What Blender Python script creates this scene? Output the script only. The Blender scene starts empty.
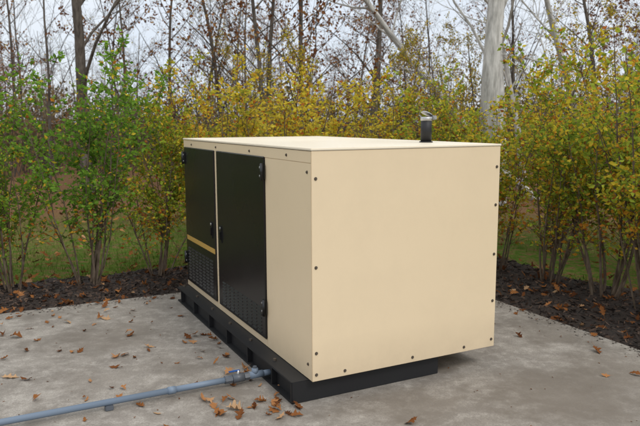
import bpy, bmesh, math, random
import numpy as np
from mathutils import Vector, Matrix, noise
R=math.radians
sc=bpy.context.scene
sc.view_settings.view_transform='Standard'; sc.view_settings.look='None'; sc.view_settings.exposure=0
YAW=0.469; OX,OY=-0.0412,3.2401
cY,sY=math.cos(YAW),math.sin(YAW)
def Lw(lx,ly,z=0.0): return (OX+lx*cY-ly*sY, OY+lx*sY+ly*cY, z)
def toL(x,y):
    dx,dy=x-OX,y-OY
    return dx*cY+dy*sY, -dx*sY+dy*cY

# ------------------------------------------------------------ materials
def newmat(name):
    m=bpy.data.materials.new(name); m.use_nodes=True
    nt=m.node_tree; nt.nodes.clear()
    o=nt.nodes.new('ShaderNodeOutputMaterial'); b=nt.nodes.new('ShaderNodeBsdfPrincipled')
    nt.links.new(b.outputs[0],o.inputs[0]); return m,nt,b,o
def N(nt,t,**k):
    n=nt.nodes.new(t)
    for a,v in k.items(): setattr(n,a,v)
    return n
def noise_n(nt,scale,detail=5,rough=.55,coord='Object',vec=None):
    if vec is None:
        tc=N(nt,'ShaderNodeTexCoord'); vec=tc.outputs[coord]
    n=N(nt,'ShaderNodeTexNoise'); n.inputs['Scale'].default_value=scale; n.inputs['Detail'].default_value=detail; n.inputs['Roughness'].default_value=rough
    nt.links.new(vec,n.inputs['Vector']); return n
def ramp(nt,fac,stops):
    r=N(nt,'ShaderNodeValToRGB'); e=r.color_ramp.elements
    while len(e)<len(stops): e.new(.5)
    for i,(p,c) in enumerate(stops):
        e[i].position=p; e[i].color=(c[0],c[1],c[2],1) if isinstance(c,(tuple,list)) else (c,c,c,1)
    nt.links.new(fac,r.inputs[0]); return r
def mix(nt,fac,a,b,mode='MIX'):
    m=N(nt,'ShaderNodeMix',data_type='RGBA',blend_type=mode)
    for s,v in ((0,fac),(6,a),(7,b)):
        if hasattr(v,'is_linked') or hasattr(v,'links'): nt.links.new(v,m.inputs[s])
        elif isinstance(v,(tuple,list)): m.inputs[s].default_value=(v[0],v[1],v[2],1)
        else: m.inputs[s].default_value=v
    return m.outputs[2]
def bump(nt,b,h,strength=.3,dist=.01):
    n=N(nt,'ShaderNodeBump'); n.inputs['Strength'].default_value=strength; n.inputs['Distance'].default_value=dist
    nt.links.new(h,n.inputs['Height']); nt.links.new(n.outputs[0],b.inputs['Normal'])

def paint(name,col,rough=.45,var=.06,dirt=True):
    m,nt,b,o=newmat(name)
    n1=noise_n(nt,.9,3); n2=noise_n(nt,160,2)
    c=mix(nt,n1.outputs[0],tuple(x*(1-var) for x in col),tuple(min(1,x*(1+var)) for x in col))
    if dirt:
        tc=N(nt,'ShaderNodeTexCoord'); sx=N(nt,'ShaderNodeSeparateXYZ'); nt.links.new(tc.outputs['Object'],sx.inputs[0])
        mr=N(nt,'ShaderNodeMapRange'); mr.inputs[1].default_value=.12; mr.inputs[2].default_value=.34; mr.inputs[3].default_value=.5; mr.inputs[4].default_value=0; nt.links.new(sx.outputs['Z'],mr.inputs[0])
        n3=noise_n(nt,7,6,.7); mu=N(nt,'ShaderNodeMath',operation='MULTIPLY'); nt.links.new(mr.outputs[0],mu.inputs[0]); nt.links.new(n3.outputs[0],mu.inputs[1])
        c=mix(nt,mu.outputs[0],c,(.33,.25,.17))
        n4=noise_n(nt,2.1,7,.7); c=mix(nt,ramp(nt,n4.outputs[0],[(.45,0),(.75,.3)]).outputs[0],c,tuple(x*.82 for x in col))
    nt.links.new(c,b.inputs['Base Color'])
    rr=ramp(nt,n1.outputs[0],[(.3,rough-.05),(.7,rough+.06)]); nt.links.new(rr.outputs[0],b.inputs['Roughness'])
    bump(nt,b,n2.outputs[0],.05,.0005)
    return m
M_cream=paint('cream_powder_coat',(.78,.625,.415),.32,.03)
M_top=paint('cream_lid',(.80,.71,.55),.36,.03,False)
M_black=paint('black_powder_coat',(.010,.010,.011),.26,.2,False)
M_blackm=paint('black_base_paint',(.008,.008,.009),.6,.3,False)
M_rubber=paint('black_plastic',(.01,.01,.01),.3,.1,False)
M_gold=paint('gold_stripe',(.50,.31,.08),.45,.05,False)
M_steel,nt,b,o=newmat('galvanised_steel'); b.inputs['Metallic'].default_value=.85; b.inputs['Roughness'].default_value=.42
n=noise_n(nt,30,4); nt.links.new(ramp(nt,n.outputs[0],[(.3,(.30,.30,.30)),(.7,(.6,.6,.59))]).outputs[0],b.inputs['Base Color'])
M_screw,nt,b,o=newmat('screw_zinc'); b.inputs['Metallic'].default_value=.6; b.inputs['Roughness'].default_value=.5; b.inputs['Base Color'].default_value=(.14,.115,.09,1)
M_pipe=paint('blue_grey_pipe_paint',(.15,.195,.255),.5,.2,False)
M_fit=paint('dark_fitting',(.09,.10,.115),.45,.2,False)
M_blue=paint('blue_handle',(.02,.09,.30),.45,.1,False)

# concrete
M_conc,nt,b,o=newmat('weathered_concrete')
a=noise_n(nt,.75,5,.6); c2=noise_n(nt,4,7,.7); c3=noise_n(nt,110,3,.65); c4=noise_n(nt,1.5,7,.72); c5=noise_n(nt,14,5,.7)
base=ramp(nt,a.outputs[0],[(.3,(.20,.177,.148)),(.5,(.315,.285,.245)),(.7,(.42,.385,.335))]).outputs[0]
c=mix(nt,ramp(nt,c2.outputs[0],[(.38,0),(.60,.85)]).outputs[0],base,(.195,.172,.145))
c=mix(nt,ramp(nt,c5.outputs[0],[(.48,0),(.68,.6)]).outputs[0],c,(.47,.435,.38))
c=mix(nt,ramp(nt,c4.outputs[0],[(.49,0),(.58,.5),(.70,.85)]).outputs[0],c,(.115,.095,.072))
tc=N(nt,'ShaderNodeTexCoord')
wp=N(nt,'ShaderNodeVectorMath',operation='SCALE'); wp.inputs['Scale'].default_value=.9
sub=N(nt,'ShaderNodeVectorMath',operation='SUBTRACT'); nt.links.new(c2.outputs['Color'],sub.inputs[0]); sub.inputs[1].default_value=(.5,.5,.5); nt.links.new(sub.outputs[0],wp.inputs[0])
ad=N(nt,'ShaderNodeVectorMath',operation='ADD'); nt.links.new(tc.outputs['Object'],ad.inputs[0]); nt.links.new(wp.outputs[0],ad.inputs[1])
for (px_,py_,rad,st_) in ((1.3,3.35,.6,.75),(1.75,3.7,.4,.6),(.45,3.2,.4,.6),(-.55,3.35,.32,.45),(-1.5,4.3,.45,.45),(1.55,4.4,.35,.5),(-1.3,3.6,.3,.35)):
    d=N(nt,'ShaderNodeVectorMath',operation='DISTANCE'); nt.links.new(ad.outputs[0],d.inputs[0]); d.inputs[1].default_value=(px_,py_,0)
    q=N(nt,'ShaderNodeMapRange'); q.interpolation_type='SMOOTHSTEP'; q.inputs[1].default_value=rad*.3; q.inputs[2].default_value=rad; q.inputs[3].default_value=st_; q.inputs[4].default_value=0; nt.links.new(d.outputs['Value'],q.inputs[0])
    c=mix(nt,q.outputs[0],c,(.135,.11,.083))
v=N(nt,'ShaderNodeTexVoronoi'); v.inputs['Scale'].default_value=42; nt.links.new(tc.outputs['Object'],v.inputs['Vector'])
c=mix(nt,ramp(nt,v.outputs['Distance'],[(.07,.6),(.16,0)]).outputs[0],c,(.12,.10,.08))
c=mix(nt,ramp(nt,c3.outputs[0],[(.35,.55),(.6,0)]).outputs[0],c,(.15,.13,.11))
nt.links.new(c,b.inputs['Base Color'])
nt.links.new(ramp(nt,c4.outputs[0],[(.5,.9),(.72,.5)]).outputs[0],b.inputs['Roughness'])
bump(nt,b,c3.outputs[0],.5,.003)

M_mulch,nt,b,o=newmat('dark_mulch')
a=noise_n(nt,30,5,.7); 
nt.links.new(ramp(nt,a.outputs[0],[(.3,(.010,.007,.005)),(.55,(.032,.021,.015)),(.75,(.08,.05,.035))]).outputs[0],b.inputs['Base Color'])
b.inputs['Roughness'].default_value=.95; bump(nt,b,a.outputs[0],.8,.02)

def leafshade(nt,o,c,trans):
    for n in list(nt.nodes):
        if n.type=='BSDF_PRINCIPLED': nt.nodes.remove(n)
    d=N(nt,'ShaderNodeBsdfDiffuse'); t=N(nt,'ShaderNodeBsdfTranslucent'); ms=N(nt,'ShaderNodeMixShader'); ms.inputs[0].default_value=trans
    nt.links.new(c,d.inputs[0]); nt.links.new(c,t.inputs[0]); nt.links.new(d.outputs[0],ms.inputs[1]); nt.links.new(t.outputs[0],ms.inputs[2]); nt.links.new(ms.outputs[0],o.inputs[0])
def attr_mat(name,stops,rough=.7,trans=0.0,attr='tint'):
    m,nt,b,o=newmat(name)
    at=N(nt,'ShaderNodeAttribute',attribute_name=attr)
    r=ramp(nt,at.outputs['Fac'],stops)
    nt.links.new(r.outputs[0],b.inputs['Base Color']); b.inputs['Roughness'].default_value=rough
    if trans>0: leafshade(nt,o,r.outputs[0],trans)
    return m
M_chip=attr_mat('mulch_chips',[(0,(.012,.008,.006)),(.6,(.045,.028,.02)),(1,(.12,.075,.05))],.9)
M_fall=attr_mat('dry_leaf',[(0,(.08,.03,.014)),(.35,(.18,.07,.026)),(.7,(.30,.125,.042)),(.88,(.38,.18,.075)),(1,(.46,.30,.17))],.7,.15)
M_grass=attr_mat('grass_blades',[(0,(.05,.09,.012)),(.5,(.11,.19,.025)),(.85,(.19,.25,.05)),(1,(.34,.30,.12))],.6,.3)
M_oakleaf=attr_mat('russet_leaves',[(0,(.10,.04,.02)),(.5,(.21,.09,.038)),(.85,(.33,.16,.055)),(1,(.40,.25,.09))],.75,.35)
M_yelleaf=attr_mat('ochre_leaves',[(0,(.18,.17,.02)),(.4,(.38,.33,.035)),(.8,(.58,.42,.05)),(1,(.5,.24,.05))],.7,.35)
M_thick=attr_mat('thicket_foliage',[(0,(.06,.05,.03)),(.35,(.13,.11,.045)),(.65,(.20,.13,.065)),(1,(.28,.21,.09))],.7,.3)

def hedge_leaf():
    m,nt,b,o=newmat('hedge_leaves')
    at=N(nt,'ShaderNodeAttribute',attribute_name='tint'); oi=N(nt,'ShaderNodeObjectInfo')
    gr=ramp(nt,at.outputs['Fac'],[(0,(.35,.45,.5)),(.4,(.8,.88,1)),(.8,(1,1,1)),(1,(1.0,.98,1))])
    c=mix(nt,1.0,oi.outputs['Color'],gr.outputs[0],'MULTIPLY')
    at2=N(nt,'ShaderNodeAttribute',attribute_name='aut')
    lt=N(nt,'ShaderNodeMath',operation='LESS_THAN'); nt.links.new(at2.outputs['Fac'],lt.inputs[0]); nt.links.new(oi.outputs['Alpha'],lt.inputs[1])
    au=ramp(nt,at.outputs['Fac'],[(0,(.50,.42,.03)),(.55,(.72,.56,.06)),(.8,(.66,.36,.04)),(.93,(.48,.15,.03)),(1,(.22,.08,.03))])
    c=mix(nt,lt.outputs[0],c,au.outputs[0])
    leafshade(nt,o,c,.40)
    return m
M_hedge=hedge_leaf()
def bark(name,a_,b_,sc_=14,det=4):
    m,nt,b,o=newmat(name)
    tc=N(nt,'ShaderNodeTexCoord'); mp=N(nt,'ShaderNodeMapping'); mp.inputs['Scale'].default_value=(1,1,.25)
    nt.links.new(tc.outputs['Object'],mp.inputs[0]); n=noise_n(nt,sc_,det,.65,vec=mp.outputs[0])
    r=ramp(nt,n.outputs[0],[(.32,a_),(.68,b_)])
    nt.nodes.remove(b); d=N(nt,'ShaderNodeBsdfDiffuse'); nt.links.new(r.outputs[0],d.inputs[0]); nt.links.new(d.outputs[0],o.inputs[0])
    return m
M_stem=bark('shrub_bark',(.07,.05,.035),(.20,.155,.115),40,2)
M_barkd=bark('dark_bark',(.05,.042,.035),(.17,.145,.12))
M_barkp=bark('pale_bark',(.24,.23,.205),(.68,.66,.61),7,6)

M_ground,nt,b,o=newmat('lawn_and_litter')
a=noise_n(nt,.5,3,.6); g2=noise_n(nt,9,5,.7); g3=noise_n(nt,40,3,.7)
gr=ramp(nt,g2.outputs[0],[(.3,(.04,.07,.013)),(.6,(.09,.145,.026)),(.8,(.17,.17,.055))])
lit=ramp(nt,g3.outputs[0],[(.3,(.05,.03,.018)),(.5,(.13,.075,.04)),(.7,(.25,.14,.08))])
tc=N(nt,'ShaderNodeTexCoord'); ln=N(nt,'ShaderNodeVectorMath',operation='LENGTH'); nt.links.new(tc.outputs['Object'],ln.inputs[0])
ad=N(nt,'ShaderNodeMath',operation='MULTIPLY_ADD'); nt.links.new(a.outputs[0],ad.inputs[0]); ad.inputs[1].default_value=7; nt.links.new(ln.outputs['Value'],ad.inputs[2])
mr=N(nt,'ShaderNodeMapRange'); mr.inputs[1].default_value=12; mr.inputs[2].default_value=15; nt.links.new(ad.outputs[0],mr.inputs[0])
pt=ramp(nt,g2.outputs[0],[(.48,0),(.58,.9)])
c=mix(nt,pt.outputs[0],gr.outputs[0],lit.outputs[0]); c=mix(nt,mr.outputs[0],c,lit.outputs[0])
nt.nodes.remove(b); b=N(nt,'ShaderNodeBsdfDiffuse'); nt.links.new(c,b.inputs[0]); nt.links.new(b.outputs[0],o.inputs[0])

# ------------------------------------------------------------ mesh helpers
class MB:
    def __init__(s): s.v=[];s.f=[];s.m=[];s.t=[];s.a=[]
    def add(s,vs,fs,mi=0,t=.5,a=1.0):
        o=len(s.v); s.v.extend(vs); s.f.extend([tuple(i+o for i in f) for f in fs]); s.m.extend([mi]*len(fs)); s.t.extend([t]*len(vs)); s.a.extend([a]*len(vs))
    def mesh(s,name,mats,smooth=False):
        me=bpy.data.meshes.new(name); me.from_pydata([tuple(v) for v in s.v],[],s.f)
        me.polygons.foreach_set('material_index',s.m)
        if smooth: me.polygons.foreach_set('use_smooth',[True]*len(s.f))
        for nm,d in (('tint',s.t),('aut',s.a)):
            at=me.attributes.new(nm,'FLOAT','POINT'); at.data.foreach_set('value',d)
        for m in mats: me.materials.append(m)
        me.update(); return me
def obj(name,me,parent=None):
    o=bpy.data.objects.new(name,me); sc.collection.objects.link(o)
    if parent: o.parent=parent
    return o
def tube(mb,pts,rads,sides=5,mi=0,t=.5):
    vs=[];fs=[];n=len(pts)
    up=Vector((.31,.77,.55))
    for i,p in enumerate(pts):
        d=(pts[min(i+1,n-1)]-pts[max(i-1,0)])
        if d.length<1e-9: d=Vector((0,0,1))
        d.normalize(); x=d.cross(up)
        if x.length<.05: x=d.cross(Vector((1,0,0)))
        x.normalize(); y=d.cross(x)
        for k in range(sides):
            an=2*math.pi*k/sides; vs.append(p+(x*math.cos(an)+y*math.sin(an))*rads[i])
    for i in range(n-1):
        for k in range(sides):
            k2=(k+1)%sides; fs.append((i*sides+k,i*sides+k2,(i+1)*sides+k2,(i+1)*sides+k))
    mb.add(vs,fs,mi,t)
def leaf(mb,p,d,size,w,rng,mi=1,t=None,a=None):
    d=d.normalized(); r=Vector((rng.gauss(0,1),rng.gauss(0,1),rng.gauss(0,.6)))
    s=d.cross(r)
    if s.length<1e-4: return
    s.normalize(); n=s.cross(d)
    m=p+d*size*.45
    mb.add([p,m+s*w-n*w*.25,p+d*size,m-s*w-n*w*.25],[(0,1,2),(0,2,3)],mi,rng.random() if t is None else t,rng.random() if a is None else a)
def rv(rng): 
    return Vector((rng.gauss(0,1),rng.gauss(0,1),rng.gauss(0,1))).normalized()

# ------------------------------------------------------------ shrub variants
def shrub_mesh(seed):
    rng=random.Random(seed); mb=MB()
    for s in range(rng.randint(10,13)):
        az=rng.uniform(0,6.283); lean=rng.uniform(.05,.40)
        p=Vector((math.cos(az),math.sin(az),0))*rng.uniform(.02,.10); p.z=-.05
        d=Vector((math.cos(az)*math.sin(lean),math.sin(az)*math.sin(lean),math.cos(lean)))
        Lh=rng.uniform(1.2,2.2)*(1-.15*lean); nseg=8; pts=[p.copy()]
        for i in range(nseg):
            d=(d+rv(rng)*.11+Vector((0,0,.035))).normalized(); p=p+d*Lh/nseg; pts.append(p.copy())
        r0=rng.uniform(.006,.012)
        tube(mb,pts,[r0*(1-.8*i/nseg) for i in range(nseg+1)],4,0)
        nb=rng.randint(16,20)
        for b in range(nb):
            t=rng.uniform(.16,1.0)**.8; i=min(int(t*nseg),nseg-1); q=pts[i].lerp(pts[i+1],t*nseg-i)
            az2=rng.uniform(0,6.283); el=rng.uniform(.3,1.1)
            bd=Vector((math.cos(az2)*math.cos(el),math.sin(az2)*math.cos(el),math.sin(el)))
            bl=rng.uniform(.18,.42)*(1.15-.5*t); bp=[q.copy()]; bdd=bd
            for k in range(3):
                bdd=(bdd+rv(rng)*.15).normalized(); q=q+bdd*bl/3; bp.append(q.copy())
            tube(mb,bp,[.003,.0024,.0017,.0008],3,0)
            low=q.z<.72
            tw=[bp]
            for k in range(rng.randint(2,4)):
                j=rng.randint(1,2); qq=bp[j]; td=(bdd+rv(rng)*.8).normalized(); tl=rng.uniform(.07,.18)
                e=qq+td*tl; tw.append([qq,e]); 
                if k<2: tube(mb,tw[-1],[.0018,.0007],3,0)
            dens=1.0 if not low else (.42 if q.z>.38 else .14)
            for path in tw:
                tot=sum((path[i+1]-path[i]).length for i in range(len(path)-1)); n=int(tot/.0185*dens+rng.random())
                for k in range(n):
                    tt=rng.uniform(.12,1)*(len(path)-1); i=min(int(tt),len(path)-2); c=path[i].lerp(path[i+1],tt-i)
                    dd=((path[i+1]-path[i]).normalized()*.6+rv(rng)).normalized()
                    dd.z*=.7
                    tn=rng.random(); au=rng.random()
                    if low and rng.random()<.35: au=0;tn=rng.uniform(.75,1)
                    sz=rng.uniform(.022,.047)
                    leaf(mb,c,dd,sz,sz*.30,rng,1,tn,au)
    return mb.mesh('shrub_%d'%seed,[M_stem,M_hedge])
shrubs=[shrub_mesh(100+i) for i in range(7)]
rng=random.Random(7)
def place_shrub(lx,ly,s,col,au,rot=None):
    x,y,_=Lw(lx,ly); o=obj('hedge_shrub',rng.choice(shrubs)); o.location=(x,y,-.02)
    o.rotation_euler=(rng.uniform(-.04,.04),rng.uniform(-.04,.04),rng.uniform(0,6.28)); o.scale=(s*rng.uniform(.95,1.1),s*rng.uniform(.95,1.1),s)
    k=rng.uniform(.85,1.12); o.color=(col[0]*k,col[1]*k,col[2]*k,au)
def mixc(a,b,t): return tuple(a[i]*(1-t)+b[i]*t for i in range(3))
GRN=(.20,.36,.045); YG=(.40,.46,.05); YE=(.62,.50,.06)
lx=-3.7
while lx<3.3:
    t=min(1,max(0,(lx+.9)/2.3)); t=min(1,max(0,t+rng.uniform(-.1,.22)))
    col=mixc(GRN,YG,t/.6) if t<.6 else mixc(YG,YE,(t-.6)/.4)
    place_shrub(lx,3.3+rng.uniform(-.1,.12),rng.uniform(.88,1.1)*(1-.04*t),col,.04+.5*t); 
    lx+=rng.uniform(.54,.68)
ly=3.1
while ly>-1.3:
    t=rng.choice([.1,.35,.6,.9])+(.3 if ly>1.2 else 0)
    col=mixc(GRN,YG,min(1,t))
    place_shrub(3.05+rng.uniform(-.1,.15),ly,rng.uniform(.92,1.12)*(1.06 if ly<1.5 else 1),mixc(col,YE,.18),.12+rng.uniform(0,.35)+(.15 if ly>1.2 else 0)); ly-=rng.uniform(.5,.62)
for (a_,b_,s_,au_) in ((4.4,2.6,1.2,.6),(4.5,1.2,1.15,.35),(4.3,.1,1.2,.5),(5.6,2.0,1.25,.8),(2.2,4.9,1.1,.8),(.9,5.1,1.05,.9)):
    place_shrub(a_,b_,s_,mixc(YG,YE,rng.uniform(0,.8)),au_)

# ------------------------------------------------------------ trees
def tree_mesh(seed,h,r0,first,nb,leafd,lsize,leafmat,barkm,lean=0.0,depth=3,blen=.42,up=.35,sides=7,n1=6,n2=4):
    rng=random.Random(seed); mb=MB()
    def branch(p,d,Lh,r,lev):
        nseg=[9,5,3,2][lev]; pts=[p.copy()]; dd=d.copy(); q=p.copy()
        wob=[.06,.2,.25,.25][lev]
        for i in range(nseg):
            dd=(dd+rv(rng)*wob+Vector((0,0,.04 if lev else .01))).normalized(); q=q+dd*Lh/nseg; pts.append(q.copy())
        tip=.25 if lev==0 else .15
        tube(mb,pts,[max(.003,r*(1-(1-tip)*i/nseg)) for i in range(nseg+1)],[sides,5,3,3][lev],0)
        if lev>=depth or (lev>=2 and leafd>0):
            if leafd>0:
                n=int(Lh/.05*leafd+rng.random())
                for k in range(n):
                    tt=rng.uniform(.1,1)*nseg; i=min(int(tt),nseg-1); c=pts[i].lerp(pts[i+1],tt-i)+rv(rng)*lsize*.5
                    sz=lsize*rng.uniform(.6,1.2); leaf(mb,c,rv(rng)+Vector((0,0,-.4)),sz,sz*.32,rng,1)
        if lev<depth:
            n=[nb,n1,n2][lev]
            for k in range(n):
                t=first+(1-first)*(k+rng.random())/n if lev==0 else rng.uniform(.2,1)
                i=min(int(t*nseg),nseg-1); c=pts[i].lerp(pts[i+1],t*nseg-i)
                ax=(pts[i+1]-pts[i]).normalized(); s=ax.cross(rv(rng)).normalized()
                ang=rng.uniform(.6,1.15) if lev==0 else rng.uniform(.4,1.0)
                nd=(ax*math.cos(ang)+s*math.sin(ang)+Vector((0,0,up*.3))).normalized()
                bl=Lh*(blen*(1.15-.75*t) if lev==0 else rng.uniform(.28,.5))
                rr=r*(1-(1-tip)*t)*rng.uniform(.3,.5) if lev==0 else r*(1-.7*t)*.5
                branch(c,nd,bl,rr,lev+1)
    branch(Vector((0,0,-.2)),Vector((lean,0,1)).normalized(),h,r0,0)
    return mb.mesh('tree_%d'%seed,[barkm,leafmat],False)
bare=[tree_mesh(201,7.5,.055,.12,15,0,0,M_oakleaf,M_barkd),tree_mesh(202,9,.08,.16,16,.06,.08,M_yelleaf,M_barkd),tree_mesh(203,6,.04,.10,14,.04,.08,M_oakleaf,M_barkd)]
oaks=[tree_mesh(211,8,.07,.14,16,.42,.10,M_oakleaf,M_barkd),tree_mesh(212,6,.05,.10,15,.5,.085,M_oakleaf,M_barkd),tree_mesh(213,9,.08,.18,16,.28,.10,M_oakleaf,M_barkd)]
ochre=[tree_mesh(221,4.6,.045,.08,18,.8,.06,M_yelleaf,M_barkd)]
bigs=[tree_mesh(231,14,.22,.30,12,.0,.1,M_oakleaf,M_barkp,sides=14,blen=.34),tree_mesh(232,13,.15,.28,12,.0,.1,M_oakleaf,M_barkp,sides=12,blen=.34)]
bigd=[tree_mesh(233,13,.16,.2,12,.03,.1,M_oakleaf,M_barkd,sides=12,blen=.34)]
def place(name,me,x,y,s=1,rx=0,ry=0,rz=None,parent=None,z=-.05):
    o=obj(name,me,parent); o.location=(x,y,z); o.scale=(s,s,s)
    o.rotation_euler=(rx,ry,rng.uniform(0,6.28) if rz is None else rz); return o
rng=random.Random(22)
def at(px,dep): return ((px-320)/658.6*dep,dep)
x,y=at(484,9.6); place('pale_trunk_tree',bigs[0],x,y,.70,0,0,1.0)
x,y=at(503,11.5); place('pale_trunk_tree',bigs[1],x,y,.62,0,.02,2.0)
x,y=at(536,12.5); place('leaning_tree',bigs[1],x,y,.6,0,-.80,0.0)
x,y=at(610,12); place('leaning_tree',bigs[1],x,y,.5,0,-.55,0.5)
x,y=at(525,14); place('pale_trunk_tree',bigs[1],x,y,.5,0,.12,3.0)
x,y=at(88,13); place('dark_trunk_tree',bigd[0],x,y,.75,0,0,.5)
x,y=at(368,15); place('dark_trunk_tree',bigd[0],x,y,.5,0,0,2.5)
x,y=at(228,16); place('dark_trunk_tree',bigd[0],x,y,.45,0,.03,4.5)
x,y=at(600,13); place('dark_trunk_tree',bigd[0],x,y,.4,0,.06,3.5)
for i in range(24):
    dep=rng.uniform(11,20); px=-40+740*(i+rng.random())/24; x,y=at(px,dep)
    f=rng.random()
    if 250<px<430 or px>585: ty='o' if f<.65 else 'b'
    elif px<220: ty='b' if f<.9 else 'o'
    else: ty='b' if f<.6 else ('o' if f<.85 else 'y')
    if ty=='b': place('bare_tree',rng.choice(bare),x,y,rng.uniform(.55,.95),rng.uniform(-.1,.1),rng.uniform(-.1,.1))
    elif ty=='o': place('russet_oak_tree',rng.choice(oaks),x,y,rng.uniform(.55,.9),rng.uniform(-.06,.06),rng.uniform(-.06,.06))
    else: place('ochre_tree',ochre[0],x,y,rng.uniform(.6,.8))
for px,dep,s in ((250,8.8,.5),(310,9.2,.56),(400,9.2,.58),(447,8.9,.55),(550,8.6,.62),(625,9,.62)):
    x,y=at(px,dep); place('ochre_tree',ochre[0],x,y,s)
dt=bpy.data.objects.new('distant_trees',None); sc.collection.objects.link(dt)
for i in range(60):
    dep=24+46*((i+rng.random())/60); x=rng.uniform(-.58,.58)*dep; f=rng.random(); cen=-.14<x/dep<.16 or x/dep>.4
    me=rng.choice(bare if f<(.4 if cen else .82) else oaks); place('wood_tree_%d'%i,me,x,dep,rng.uniform(.75,1.3)*(1 if cen else .85),parent=dt)
mb=MB(); rng=random.Random(77)
for k in range(900):
    an=rng.uniform(-.75,.75); dd=rng.uniform(20,34); cx,cy=math.sin(an)*dd,math.cos(an)*dd
    H=(1.3+1.7*(.5+.5*noise.noise(Vector((an*9,dd*.2,1)))))*rng.uniform(.6,1.25)
    base_t=min(1,max(0,.45+.6*noise.noise(Vector((an*14,dd*.3,4)))))
    for s in range(3):
        p0=Vector((cx+rng.gauss(0,.15),cy+rng.gauss(0,.15),-.1)); p1=p0+Vector((rng.gauss(0,.3),rng.gauss(0,.3),H*rng.uniform(.8,1.25)))
        tube(mb,[p0,(p0+p1)/2+rv(rng)*.12,p1],[.018,.012,.004],3,0)
    for q in range(42):
        r_=rng.random(); p=Vector((cx+rng.gauss(0,.45),cy+rng.gauss(0,.45),.1+H*r_**.8)); sz=rng.uniform(.09,.18)
        leaf(mb,p,rv(rng),sz,sz*.35,rng,1,min(1,max(0,base_t+rng.uniform(-.35,.35))))
obj('distant_thicket',mb.mesh('distant_thicket',[M_barkd,M_thick]))

# ------------------------------------------------------------ ground
mb=MB(); S=500
mb.add([Vector((-S,-S,0)),Vector((S,-S,0)),Vector((S,S,0)),Vector((-S,S,0))],[(0,1,2,3)])
g=obj('ground',mb.mesh('ground',[M_ground])); g.location=(0,0,-.06)
mb=MB(); st=.06; idx={}; vs=[];fs=[]
def inbed(lx,ly):
    w=.14*noise.noise(Vector((lx*1.3,ly*1.3,3)))
    pad=(lx<2.19 and ly<2.52)
    return (not pad) and lx<3.45+w and ly<3.62+w and lx>-6.5 and ly>-5
def bh(lx,ly):
    h=-.045+.03*noise.noise(Vector((lx*3,ly*3,0)))+.025*noise.noise(Vector((lx*9,ly*9,5)))+.012*noise.noise(Vector((lx*25,ly*25,9)))
    return h+.03
i0,i1,j0,j1=int(-6.6/st),int(3.8/st),int(-5/st),int(3.95/st)
def vid(i,j):
    if (i,j) not in idx:
        idx[(i,j)]=len(vs); lx,ly=i*st,j*st; vs.append(Vector(Lw(lx,ly,min(-.006,bh(lx,ly)) if (lx<2.3 and ly<2.65) else bh(lx,ly))))
    return idx[(i,j)]
for i in range(i0,i1):
    for j in range(j0,j1):
        if inbed((i+.5)*st,(j+.5)*st): fs.append((vid(i,j),vid(i+1,j),vid(i+1,j+1),vid(i,j+1)))
mb.add(vs,fs,0)
rng=random.Random(5)
for k in range(16000):
    if rng.random()<.62: lx,ly=rng.uniform(-4,3.3),rng.uniform(2.5,3.6)
    else: lx,ly=rng.uniform(2.18,3.45),rng.uniform(-2.5,3.4)
    if not inbed(lx,ly): continue
    p=Vector(Lw(lx,ly,bh(lx,ly)+.006)); d=rv(rng); d.z*=.35; d.normalize(); s=d.cross(rv(rng)).normalized(); l=rng.uniform(.008,.03);w=rng.uniform(.003,.008)
    mb.add([p-d*l-s*w,p+d*l-s*w,p+d*l+s*w,p-d*l+s*w],[(0,1,2,3)],1,rng.random())
for k in range(1300):
    if rng.random()<.6: lx,ly=rng.uniform(-4,2.1),2.55-abs(rng.gauss(0,.07))
    else: lx,ly=2.21-abs(rng.gauss(0,.07)),rng.uniform(-2.5,2.5)
    p=Vector(Lw(lx,ly,.003)); a_=rng.uniform(0,6.28); l=rng.uniform(.004,.016);w=rng.uniform(.002,.006); d=Vector((math.cos(a_),math.sin(a_),rng.uniform(0,.2))); s=Vector((-math.sin(a_),math.cos(a_),0))
    mb.add([p-s*w,p+d*l-s*w,p+d*l+s*w,p+s*w],[(0,1,2,3)],1,rng.random())
obj('mulch_bed',mb.mesh('mulch_bed',[M_mulch,M_chip]))
bm=bmesh.new()
P=[(-7,-7),(2.22,-7),(2.22,2.53),(-7,2.62)]
lo=[bm.verts.new(Lw(a,b_,-.12)) for a,b_ in P]; hi=[bm.verts.new(Lw(a,b_,0)) for a,b_ in P]
bm.faces.new(hi); bm.faces.new(lo[::-1])
for i in range(4): bm.faces.new((lo[i],lo[(i+1)%4],hi[(i+1)%4],hi[i]))
bmesh.ops.bevel(bm,geom=[e for e in bm.edges if all(v.co.z>-.01 for v in e.verts)],offset=.012,segments=3,affect='EDGES')
me=bpy.data.meshes.new('concrete_pad'); bm.to_mesh(me); bm.free(); me.materials.append(M_conc); obj('concrete_pad',me)

mb=MB(); rng=random.Random(11)
cnt=0
while cnt<50000:
    if rng.random()<.65: lx,ly=rng.uniform(-5,3),3.45+5*rng.random()**1.5
    else: lx,ly=3.3+5*rng.random()**1.5,rng.uniform(-1,6)
    cnt+=1
    if inbed(lx,ly) and rng.random()<.93: continue
    if noise.noise(Vector((lx*.9,ly*.9,7)))+rng.uniform(-.25,.25)<(-.15 if lx<2 else .02): continue
    x,y,_=Lw(lx,ly); p=Vector((x,y,-.06)); h=rng.uniform(.03,.085); a=rng.uniform(0,6.28); w=rng.uniform(.002,.0045)
    s=Vector((math.cos(a),math.sin(a),0)); l=Vector((rng.gauss(0,.35),rng.gauss(0,.35),1))*h
    mb.add([p-s*w,p+s*w,p+l],[(0,1,2)],0,rng.random())
obj('grass',mb.mesh('grass',[M_grass]))

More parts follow.
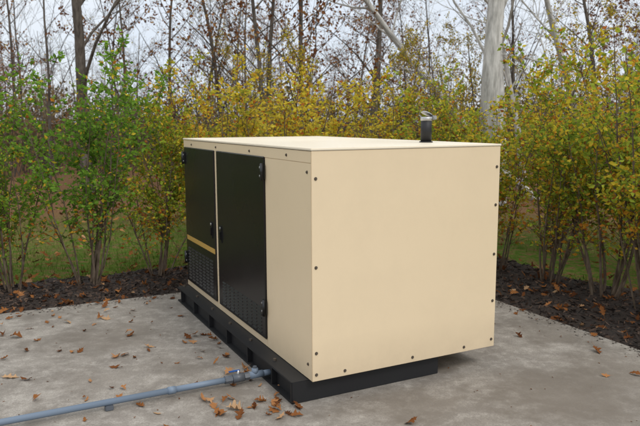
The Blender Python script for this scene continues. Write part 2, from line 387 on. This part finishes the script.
# ------------------------------------------------------------ fallen leaves
mb=MB(); rng=random.Random(31)
out=[(0,0),(.14,.06),(.20,.22),(.30,.13),(.34,.24),(.46,.36),(.52,.20),(.62,.16),(.70,.27),(.80,.16),(.88,.10),(1,0)]
def fleaf(lx,ly,z,size,tn=None,flat=.25):
    x,y,_=Lw(lx,ly); a=rng.uniform(0,6.28)
    curl=rng.uniform(.1,1.3)*(1 if rng.random()<.75 else -1); cup=rng.uniform(-.4,2.2)
    rx,ry=rng.gauss(0,flat),rng.gauss(0,flat)
    M=Matrix.Translation((x,y,z))@Matrix.Rotation(a,4,'Z')@Matrix.Rotation(rx,4,'X')@Matrix.Rotation(ry,4,'Y')
    wsc=rng.uniform(.5,1.15); pl=[];
    for (u,w) in out: pl.append((u,w*wsc*rng.uniform(.75,1.25)))
    vs=[];fs=[]
    tw=rng.gauss(0,.25)
    def h(u,w): return (curl*(u-.5)**2*.7+cup*w*w*1.6-.02)
    n=len(pl)
    for u,w in pl: vs.append(Vector(((u-.5)*size,w*size,(h(u,w)+tw*w*(u-.5)*2)*size)))
    for u,w in pl: vs.append(Vector(((u-.5)*size,0,h(u,0)*size)))
    for u,w in pl: vs.append(Vector(((u-.5)*size,-w*size*rng.uniform(.75,1.2),(h(u,w)-tw*w*(u-.5)*2)*size)))
    for i in range(n-1):
        fs.append((i,i+1,n+i+1,n+i)); fs.append((n+i,n+i+1,2*n+i+1,2*n+i))
    o=len(vs); 
    for k in range(2): vs.append(Vector((-.5*size-.0,(-1+2*k)*.008*size,h(0,0)*size))) 
    for k in range(2): vs.append(Vector((-.78*size,(-1+2*k)*.006*size,h(0,0)*size+.03*size)))
    fs.append((o,o+1,o+3,o+2))
    vs=[M@v for v in vs]; mz=min(v.z for v in vs)
    if mz<z: vs=[v+Vector((0,0,z-mz)) for v in vs]
    mb.add(vs,fs,0,rng.random() if tn is None else tn)
def wl(x,y): return toL(x,y)
spec=[(-1.78,3.61,.12),(-2.07,4.31,.1),(-1.84,4.645,.09),(-2.0,4.66,.09),(-1.9,4.25,.08),(-1.22,3.76,.09),(-1.575,4.02,.07),(-.695,3.49,.08),(-.93,3.23,.09),(1.745,4.0,.10),(1.81,3.61,.09),(.436,3.015,.08),(-1.3,4.35,.08),
(-1.05,4.8,.07),(-1.45,4.95,.08),(-1.7,5.05,.09),(-2.2,5.0,.08),(-.9,4.2,.07),(-1.1,4.05,.06),(-1.95,3.9,.07),(-1.5,3.3,.07),(-1.3,3.55,.06),(-.62,3.3,.08),(-.55,3.22,.09),(-.5,3.12,.1),(-.44,3.18,.1),(-.40,3.10,.09),(-.35,3.2,.08),(-.47,3.3,.09),(-.2,3.08,.09),(-.12,3.1,.08),(-.24,3.16,.08),(1.25,4.6,.07),(1.55,4.9,.07),(-.75,3.9,.06),(-1.65,4.45,.06)]
for x,y,s in spec: 
    a,b_=wl(x,y); fleaf(a,b_,.002,s*.92,flat=.25)
for k in range(26): fleaf(-.13-abs(rng.gauss(0,.09)),rng.uniform(-.05,1.5)**1.0,.002,rng.uniform(.04,.085),flat=.35)
for k in range(16): fleaf(rng.uniform(-.5,.05),rng.uniform(-.05,.36),.002,rng.uniform(.04,.085),flat=.35)
for k in range(56): fleaf(rng.uniform(-2.2,-.2),rng.uniform(.0,2.5),.002,rng.uniform(.03,.08))
for k in range(60): fleaf(rng.uniform(-4,-.1),rng.uniform(2.2,2.6),.002,rng.uniform(.04,.08))
for k in range(20): fleaf(rng.uniform(1.25,2.2),rng.uniform(-1.5,2.5),.002,rng.uniform(.03,.07))
for k in range(380): fleaf(rng.uniform(-3,2.1),rng.uniform(-1.2,2.5),.001,rng.uniform(.005,.018),rng.uniform(0,.4))
for k in range(850):
    if rng.random()<.6: lx,ly=rng.uniform(-4,3.3),rng.uniform(2.55,3.9)
    else: lx,ly=rng.uniform(2.25,3.6),rng.uniform(-2.5,3.4)
    fleaf(lx,ly,(bh(lx,ly) if inbed(lx,ly) else -.04)+.006,rng.uniform(.05,.10),flat=.4)
for k in range(1300):
    if rng.random()<.45: lx,ly=rng.uniform(-6,4),rng.uniform(3.6,9)
    else: lx,ly=rng.uniform(3.3,9),rng.uniform(-2,8)
    fleaf(lx,ly,-.02,rng.uniform(.06,.12),flat=.4)
obj('fallen_leaves',mb.mesh('fallen_leaves',[M_fall]))

# ------------------------------------------------------------ generator
gen=bpy.data.objects.new('standby_generator',None); sc.collection.objects.link(gen); gen.location=(OX,OY,0); gen.rotation_euler=(0,0,YAW)
def box(name,x0,x1,y0,y1,z0,z1,mat,bev=.003,parent=gen,seg=2):
    bm=bmesh.new(); bmesh.ops.create_cube(bm,size=1)
    for v in bm.verts: v.co=Vector(((x0+x1)/2+v.co.x*(x1-x0),(y0+y1)/2+v.co.y*(y1-y0),(z0+z1)/2+v.co.z*(z1-z0)))
    if bev>0: bmesh.ops.bevel(bm,geom=bm.edges[:],offset=bev,segments=seg,affect='EDGES')
    me=bpy.data.meshes.new(name); bm.to_mesh(me); bm.free(); me.materials.append(mat); return obj(name,me,parent)
def cyl(name,p0,p1,r,mat,sides=24,parent=gen,bev=0.0,r2=None,smooth=True):
    p0,p1=Vector(p0),Vector(p1); bm=bmesh.new()
    bmesh.ops.create_cone(bm,cap_ends=True,segments=sides,radius1=r,radius2=r if r2 is None else r2,depth=(p1-p0).length)
    if bev: bmesh.ops.bevel(bm,geom=[e for e in bm.edges if abs(e.verts[0].co.z-e.verts[1].co.z)<1e-5],offset=bev,segments=2,affect='EDGES')
    q=Vector((0,0,1)).rotation_difference((p1-p0).normalized())
    bmesh.ops.transform(bm,matrix=Matrix.Translation((p0+p1)/2)@q.to_matrix().to_4x4(),verts=bm.verts)
    me=bpy.data.meshes.new(name); bm.to_mesh(me); bm.free(); me.materials.append(mat)
    if smooth:
        for p in me.polygons: p.use_smooth=len(p.vertices)==4
    return obj(name,me,parent)
W,Ln,z0,z1=1.205,2.328,.12,1.32
box('enclosure_body',.004,W-.004,.004,Ln-.004,z0+.004,z1-.02,M_cream,.004)
box('end_panel',-.001,W+.001,-.001,.0035,z0,z1-.013,M_cream,.0015)
dz0,dz1=.165,1.252
D2=(.608,1.475); D1=(1.54,2.292)
box('side_panel_near',0,.0038,.006,D2[0]-.004,z0,z1-.075,M_cream,.0012)
box('side_header',-.0005,.0038,.006,Ln-.002,z1-.0725,z1-.015,M_cream,.0012)
box('door_post',0,.0038,D2[1]+.004,D1[0]-.004,z0+.04,z1-.075,M_cream,.0012)
box('side_sill',0,.0038,D2[0]-.002,Ln-.002,z0,dz0-.006,M_cream,.0012)
box('side_panel_far',0,.0038,D1[1]+.004,Ln-.002,dz0-.004,z1-.075,M_cream,.0012)
bm=bmesh.new()
xa,xb,ya,yb=-.005,W+.005,-.005,Ln+.005
q=[(xa,ya),(xb,ya),(xb,yb),(xa,yb)]
lo=[bm.verts.new((a,b_,z1-.012)) for a,b_ in q]; hi=[bm.verts.new((a,b_,z1)) for a,b_ in q]
r1=bm.verts.new((W*.5,ya+.5,z1+.003)); r2=bm.verts.new((W*.5,yb-.5,z1+.003))
bm.faces.new(lo[::-1])
for i in range(4): bm.faces.new((lo[i],lo[(i+1)%4],hi[(i+1)%4],hi[i]))
bm.faces.new((hi[0],hi[1],r1)); bm.faces.new((hi[1],hi[2],r2,r1)); bm.faces.new((hi[2],hi[3],r2)); bm.faces.new((hi[3],hi[0],r1,r2))
bmesh.ops.bevel(bm,geom=[e for e in bm.edges if all(v.co.z<z1+.001 for v in e.verts)],offset=.003,segments=3,affect='EDGES')
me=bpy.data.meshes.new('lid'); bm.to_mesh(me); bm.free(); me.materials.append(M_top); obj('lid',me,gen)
def door(tag,y0,y1,hinge_near):
    box('door_'+tag,-.010,.002,y0,y1,dz0,dz1,M_black,.004,seg=3)
    yh=y0+.012 if hinge_near else y1-.012
    s=1 if hinge_near else -1
    for zc in (1.165,.36):
        box('hinge_%s_%d'%(tag,zc*100),-.020,-.006,yh-.03*1,yh+.03,zc-.045,zc+.045,M_rubber,.006)
        cyl('hinge_pin_%s_%d'%(tag,zc*100),(-.020,y0-.002 if hinge_near else y1+.002,zc-.05),(-.020,y0-.002 if hinge_near else y1+.002,zc+.05),.011,M_rubber,16,bev=.003)
        for dz in (-.025,.025): cyl('hinge_bolt_%s_%d_%d'%(tag,zc*100,dz*1000),(-.020,yh+s*.012,zc+dz),(-.025,yh+s*.012,zc+dz),.006,M_steel,8)
    yl=(y1-.07) if hinge_near else (y0+.07)
    box('latch_plate_'+tag,-.016,-.008,yl-.028,yl+.028,.62,.74,M_rubber,.006,seg=3)
    box('latch_paddle_'+tag,-.024,-.014,yl-.016,yl+.016,.64,.70,M_rubber,.004)
    cyl('latch_lock_'+tag,(-.014,yl,.722),(-.020,yl,.722),.009,M_steel,16)
door('near',D2[0],D2[1],True); door('far',D1[0],D1[1],False)
def louvers(tag,y0,y1,za,zb,nrow,ncol):
    bm=bmesh.new(); dy=(y1-y0)/ncol; dz=(zb-za)/nrow
    for i in range(ncol):
        for j in range(nrow):
            ya_,yb_=y0+i*dy+.008,y0+(i+1)*dy-.008; zt=za+(j+1)*dz-.004; zl=za+j*dz+.006
            v=[bm.verts.new(p) for p in ((-.0095,ya_,zt),(-.0095,yb_,zt),(-.016,yb_-.004,zl),(-.016,ya_+.004,zl),(-.0095,ya_,zl),(-.0095,yb_,zl))]
            bm.faces.new((v[0],v[1],v[2],v[3])); bm.faces.new((v[0],v[3],v[4])); bm.faces.new((v[1],v[5],v[2]))
    me=bpy.data.meshes.new('louvers_'+tag); bm.to_mesh(me); bm.free(); me.materials.append(M_black); obj('louvers_'+tag,me,gen)
louvers('near',D2[0]+.05,D2[1]-.08,.185,.355,8,9)
louvers('far',D1[0]+.05,D1[1]-.05,.19,.46,11,7)
box('gold_stripe',-.0125,-.0098,D1[0]+.004,D1[1]-.03,.512,.548,M_gold,.0008)
def screw(x,y,z,n,i):
    n=Vector(n); p=Vector((x,y,z))
    cyl('washer_%d'%i,p,p+n*.0015,.0088,M_screw,16); cyl('screw_%d'%i,p+n*.0012,p+n*.006,.0058,M_screw,6,smooth=False)
i=0
for z in (1.17,.72,.27,.155): screw(.022,-.001,z,(0,-1,0),i); i+=1
for z in (1.19,.97,.68,.40,.165): screw(W-.022,-.001,z,(0,-1,0),i); i+=1
for x in (.19,.62,.98): screw(x,-.001,.148,(0,-1,0),i); i+=1
for y in (.3,.85,1.5,2.1): screw(-.0005,y,1.275,(-1,0,0),i); i+=1
for z in (.2,1.2): screw(0,.05,z,(-1,0,0),i); i+=1
ex,ey=.975,.40
cyl('exhaust_flange',(ex,ey,z1+.001),(ex,ey,z1+.008),.042,M_blackm,32,bev=.002)
cyl('exhaust_stack',(ex,ey,z1+.004),(ex,ey,z1+.15),.033,M_blackm,32,bev=.003)
cyl('rain_cap_collar',(ex,ey,z1+.132),(ex,ey,z1+.156),.0355,M_steel,32,bev=.002)
bm=bmesh.new(); bmesh.ops.create_cone(bm,cap_ends=True,segments=32,radius1=.040,radius2=.030,depth=.008)
bmesh.ops.bevel(bm,geom=bm.edges[:],offset=.002,segments=2,affect='EDGES')
bmesh.ops.transform(bm,matrix=Matrix.Translation((ex+.004,ey,z1+.176))@Matrix.Rotation(R(24),4,'Y'),verts=bm.verts)
me=bpy.data.meshes.new('rain_cap_flap'); bm.to_mesh(me); bm.free(); me.materials.append(M_steel); obj('rain_cap_flap',me,gen)
cyl('rain_cap_hinge_pin',(ex+.040,ey-.022,z1+.158),(ex+.040,ey+.022,z1+.158),.006,M_steel,12)
box('rain_cap_hinge',ex+.034,ex+.046,ey-.018,ey+.018,z1+.138,z1+.160,M_steel,.003)
box('rain_cap_counterweight',ex+.046,ex+.072,ey-.012,ey+.012,z1+.138,z1+.164,M_steel,.004)
bx0,bx1,by0,by1=-.10,.83,.045,2.29
box('skid_core',bx0+.035,bx1-.03,by0+.03,by1-.03,.002,.117,M_blackm,0)
box('skid_top_flange',bx0,-.002,by0,by1,.108,.118,M_blackm,.002)
box('skid_bottom_flange',bx0,bx0+.10,by0+.006,by1,.001,.011,M_blackm,.002)
box('skid_end_channel',bx0,bx1,by0-.004,by0+.02,.001,.1175,M_blackm,.003)
for k,yy in enumerate((.32,.7,1.08,1.46,1.84,2.2)):
    box('skid_stiffener_%d'%k,bx0+.004,bx0+.036,yy-.006,yy+.006,.0112,.1078,M_blackm,.001)
    cyl('skid_bolt_%d'%k,(bx0+.05,yy+.06,.118),(bx0+.05,yy+.06,.130),.010,M_screw,6,smooth=False)
gp=bpy.data.objects.new('gas_supply_pipe',None); sc.collection.objects.link(gp); gp.location=(OX,OY,0); gp.rotation_euler=(0,0,YAW)
py,pz=.42,.04; r=.0165
cyl('pipe_run_1',(-3.6,py,pz),(-.62,py,pz),r,M_pipe,24,gp)
cyl('pipe_run_2',(-.62,py,pz),(-.30,py,pz),r,M_pipe,24,gp)
cyl('coupling',(-.65,py,pz),(-.605,py,pz),r+.004,M_pipe,24,gp,bev=.003)
cyl('union_nut',(-.335,py,pz),(-.29,py,pz),r+.007,M_fit,8,gp,bev=.003,smooth=False)
cyl('valve_body',(-.295,py,pz),(-.215,py,pz),r+.008,M_fit,24,gp,bev=.008)
cyl('valve_stem',(-.255,py,pz),(-.255,py,pz+.045),.008,M_steel,12,gp)
box('valve_handle',-.31,-.245,py-.007,py+.007,pz+.040,pz+.046,M_blue,.002,gp)
cyl('valve_nut',(-.22,py,pz),(-.19,py,pz),r+.006,M_fit,6,gp,smooth=False)
cyl('tee_run',(-.195,py,pz),(-.105,py,pz),r+.004,M_pipe,24,gp,bev=.004)
cyl('tee_branch',(-.155,py,pz),(-.155,py,pz+.04),r+.002,M_pipe,20,gp,bev=.004)
cyl('tee_plug',(-.155,py,pz+.038),(-.155,py,pz+.05),.012,M_fit,6,gp,smooth=False)
cyl('inlet',(-.11,py,pz),(-.04,py,pz),r,M_pipe,20,gp)
for xx in (-.95,-2.1): box('pipe_support_%d'%int(-xx*100),xx-.02,xx+.02,py-.022,py+.022,.001,pz-.014,M_fit,.003,gp)

# ------------------------------------------------------------ light
w=bpy.data.worlds.new('World'); sc.world=w; w.use_nodes=True; nt=w.node_tree; nt.nodes.clear()
out_=N(nt,'ShaderNodeOutputWorld'); sk=N(nt,'ShaderNodeTexSky',sky_type='NISHITA'); sk.sun_disc=False
SUN=Vector((.6,-.62,1.0)).normalized(); el=math.asin(SUN.z); az=math.atan2(SUN.x,SUN.y)
sk.sun_elevation=el; sk.sun_rotation=az
b1=N(nt,'ShaderNodeBackground'); b1.inputs[1].default_value=.09; nt.links.new(sk.outputs[0],b1.inputs[0])
tc=N(nt,'ShaderNodeTexCoord'); sx=N(nt,'ShaderNodeSeparateXYZ'); nt.links.new(tc.outputs['Generated'],sx.inputs[0])
gr=ramp(nt,sx.outputs['Z'],[(0,(.87,.91,.96)),(.3,(.93,.96,1.0)),(1,(1,1,1))])
nz=noise_n(nt,2.2,3,.6,vec=tc.outputs['Generated']); cl=ramp(nt,nz.outputs[0],[(.35,(.86,.90,.96)),(.65,(1,1,1))])
cc=mix(nt,1.0,gr.outputs[0],cl.outputs[0],'MULTIPLY')
st_=N(nt,'ShaderNodeMapRange'); st_.inputs[1].default_value=.15; st_.inputs[2].default_value=1; st_.inputs[3].default_value=1.1; st_.inputs[4].default_value=1.8; nt.links.new(sx.outputs['Z'],st_.inputs[0])
b2=N(nt,'ShaderNodeBackground'); nt.links.new(cc,b2.inputs[0]); nt.links.new(st_.outputs[0],b2.inputs[1])
ms=N(nt,'ShaderNodeMixShader'); ms.inputs[0].default_value=.85; nt.links.new(b1.outputs[0],ms.inputs[1]); nt.links.new(b2.outputs[0],ms.inputs[2]); nt.links.new(ms.outputs[0],out_.inputs[0])
sl=bpy.data.lights.new('sun','SUN'); sl.energy=1.35; sl.angle=R(16); sl.color=(1,.965,.91)
so=obj('sun',sl); so.rotation_euler=(-SUN).to_track_quat('-Z','Y').to_euler(); so.location=(3,-4,8)

# ------------------------------------------------------------ camera
cd=bpy.data.cameras.new('camera'); cam=obj('camera',cd); cd.sensor_width=36; cd.lens=658.6/640*36; cd.clip_end=2000; cd.clip_start=.05
cam.matrix_world=Matrix.Translation((0,0,1.455))@(Matrix.Rotation(math.pi/2-.1394,4,'X')@Matrix.Rotation(-.0036,4,'Z'))
cd.dof.use_dof=True; cd.dof.focus_distance=3.6; cd.dof.aperture_fstop=5.0
sc.camera=cam
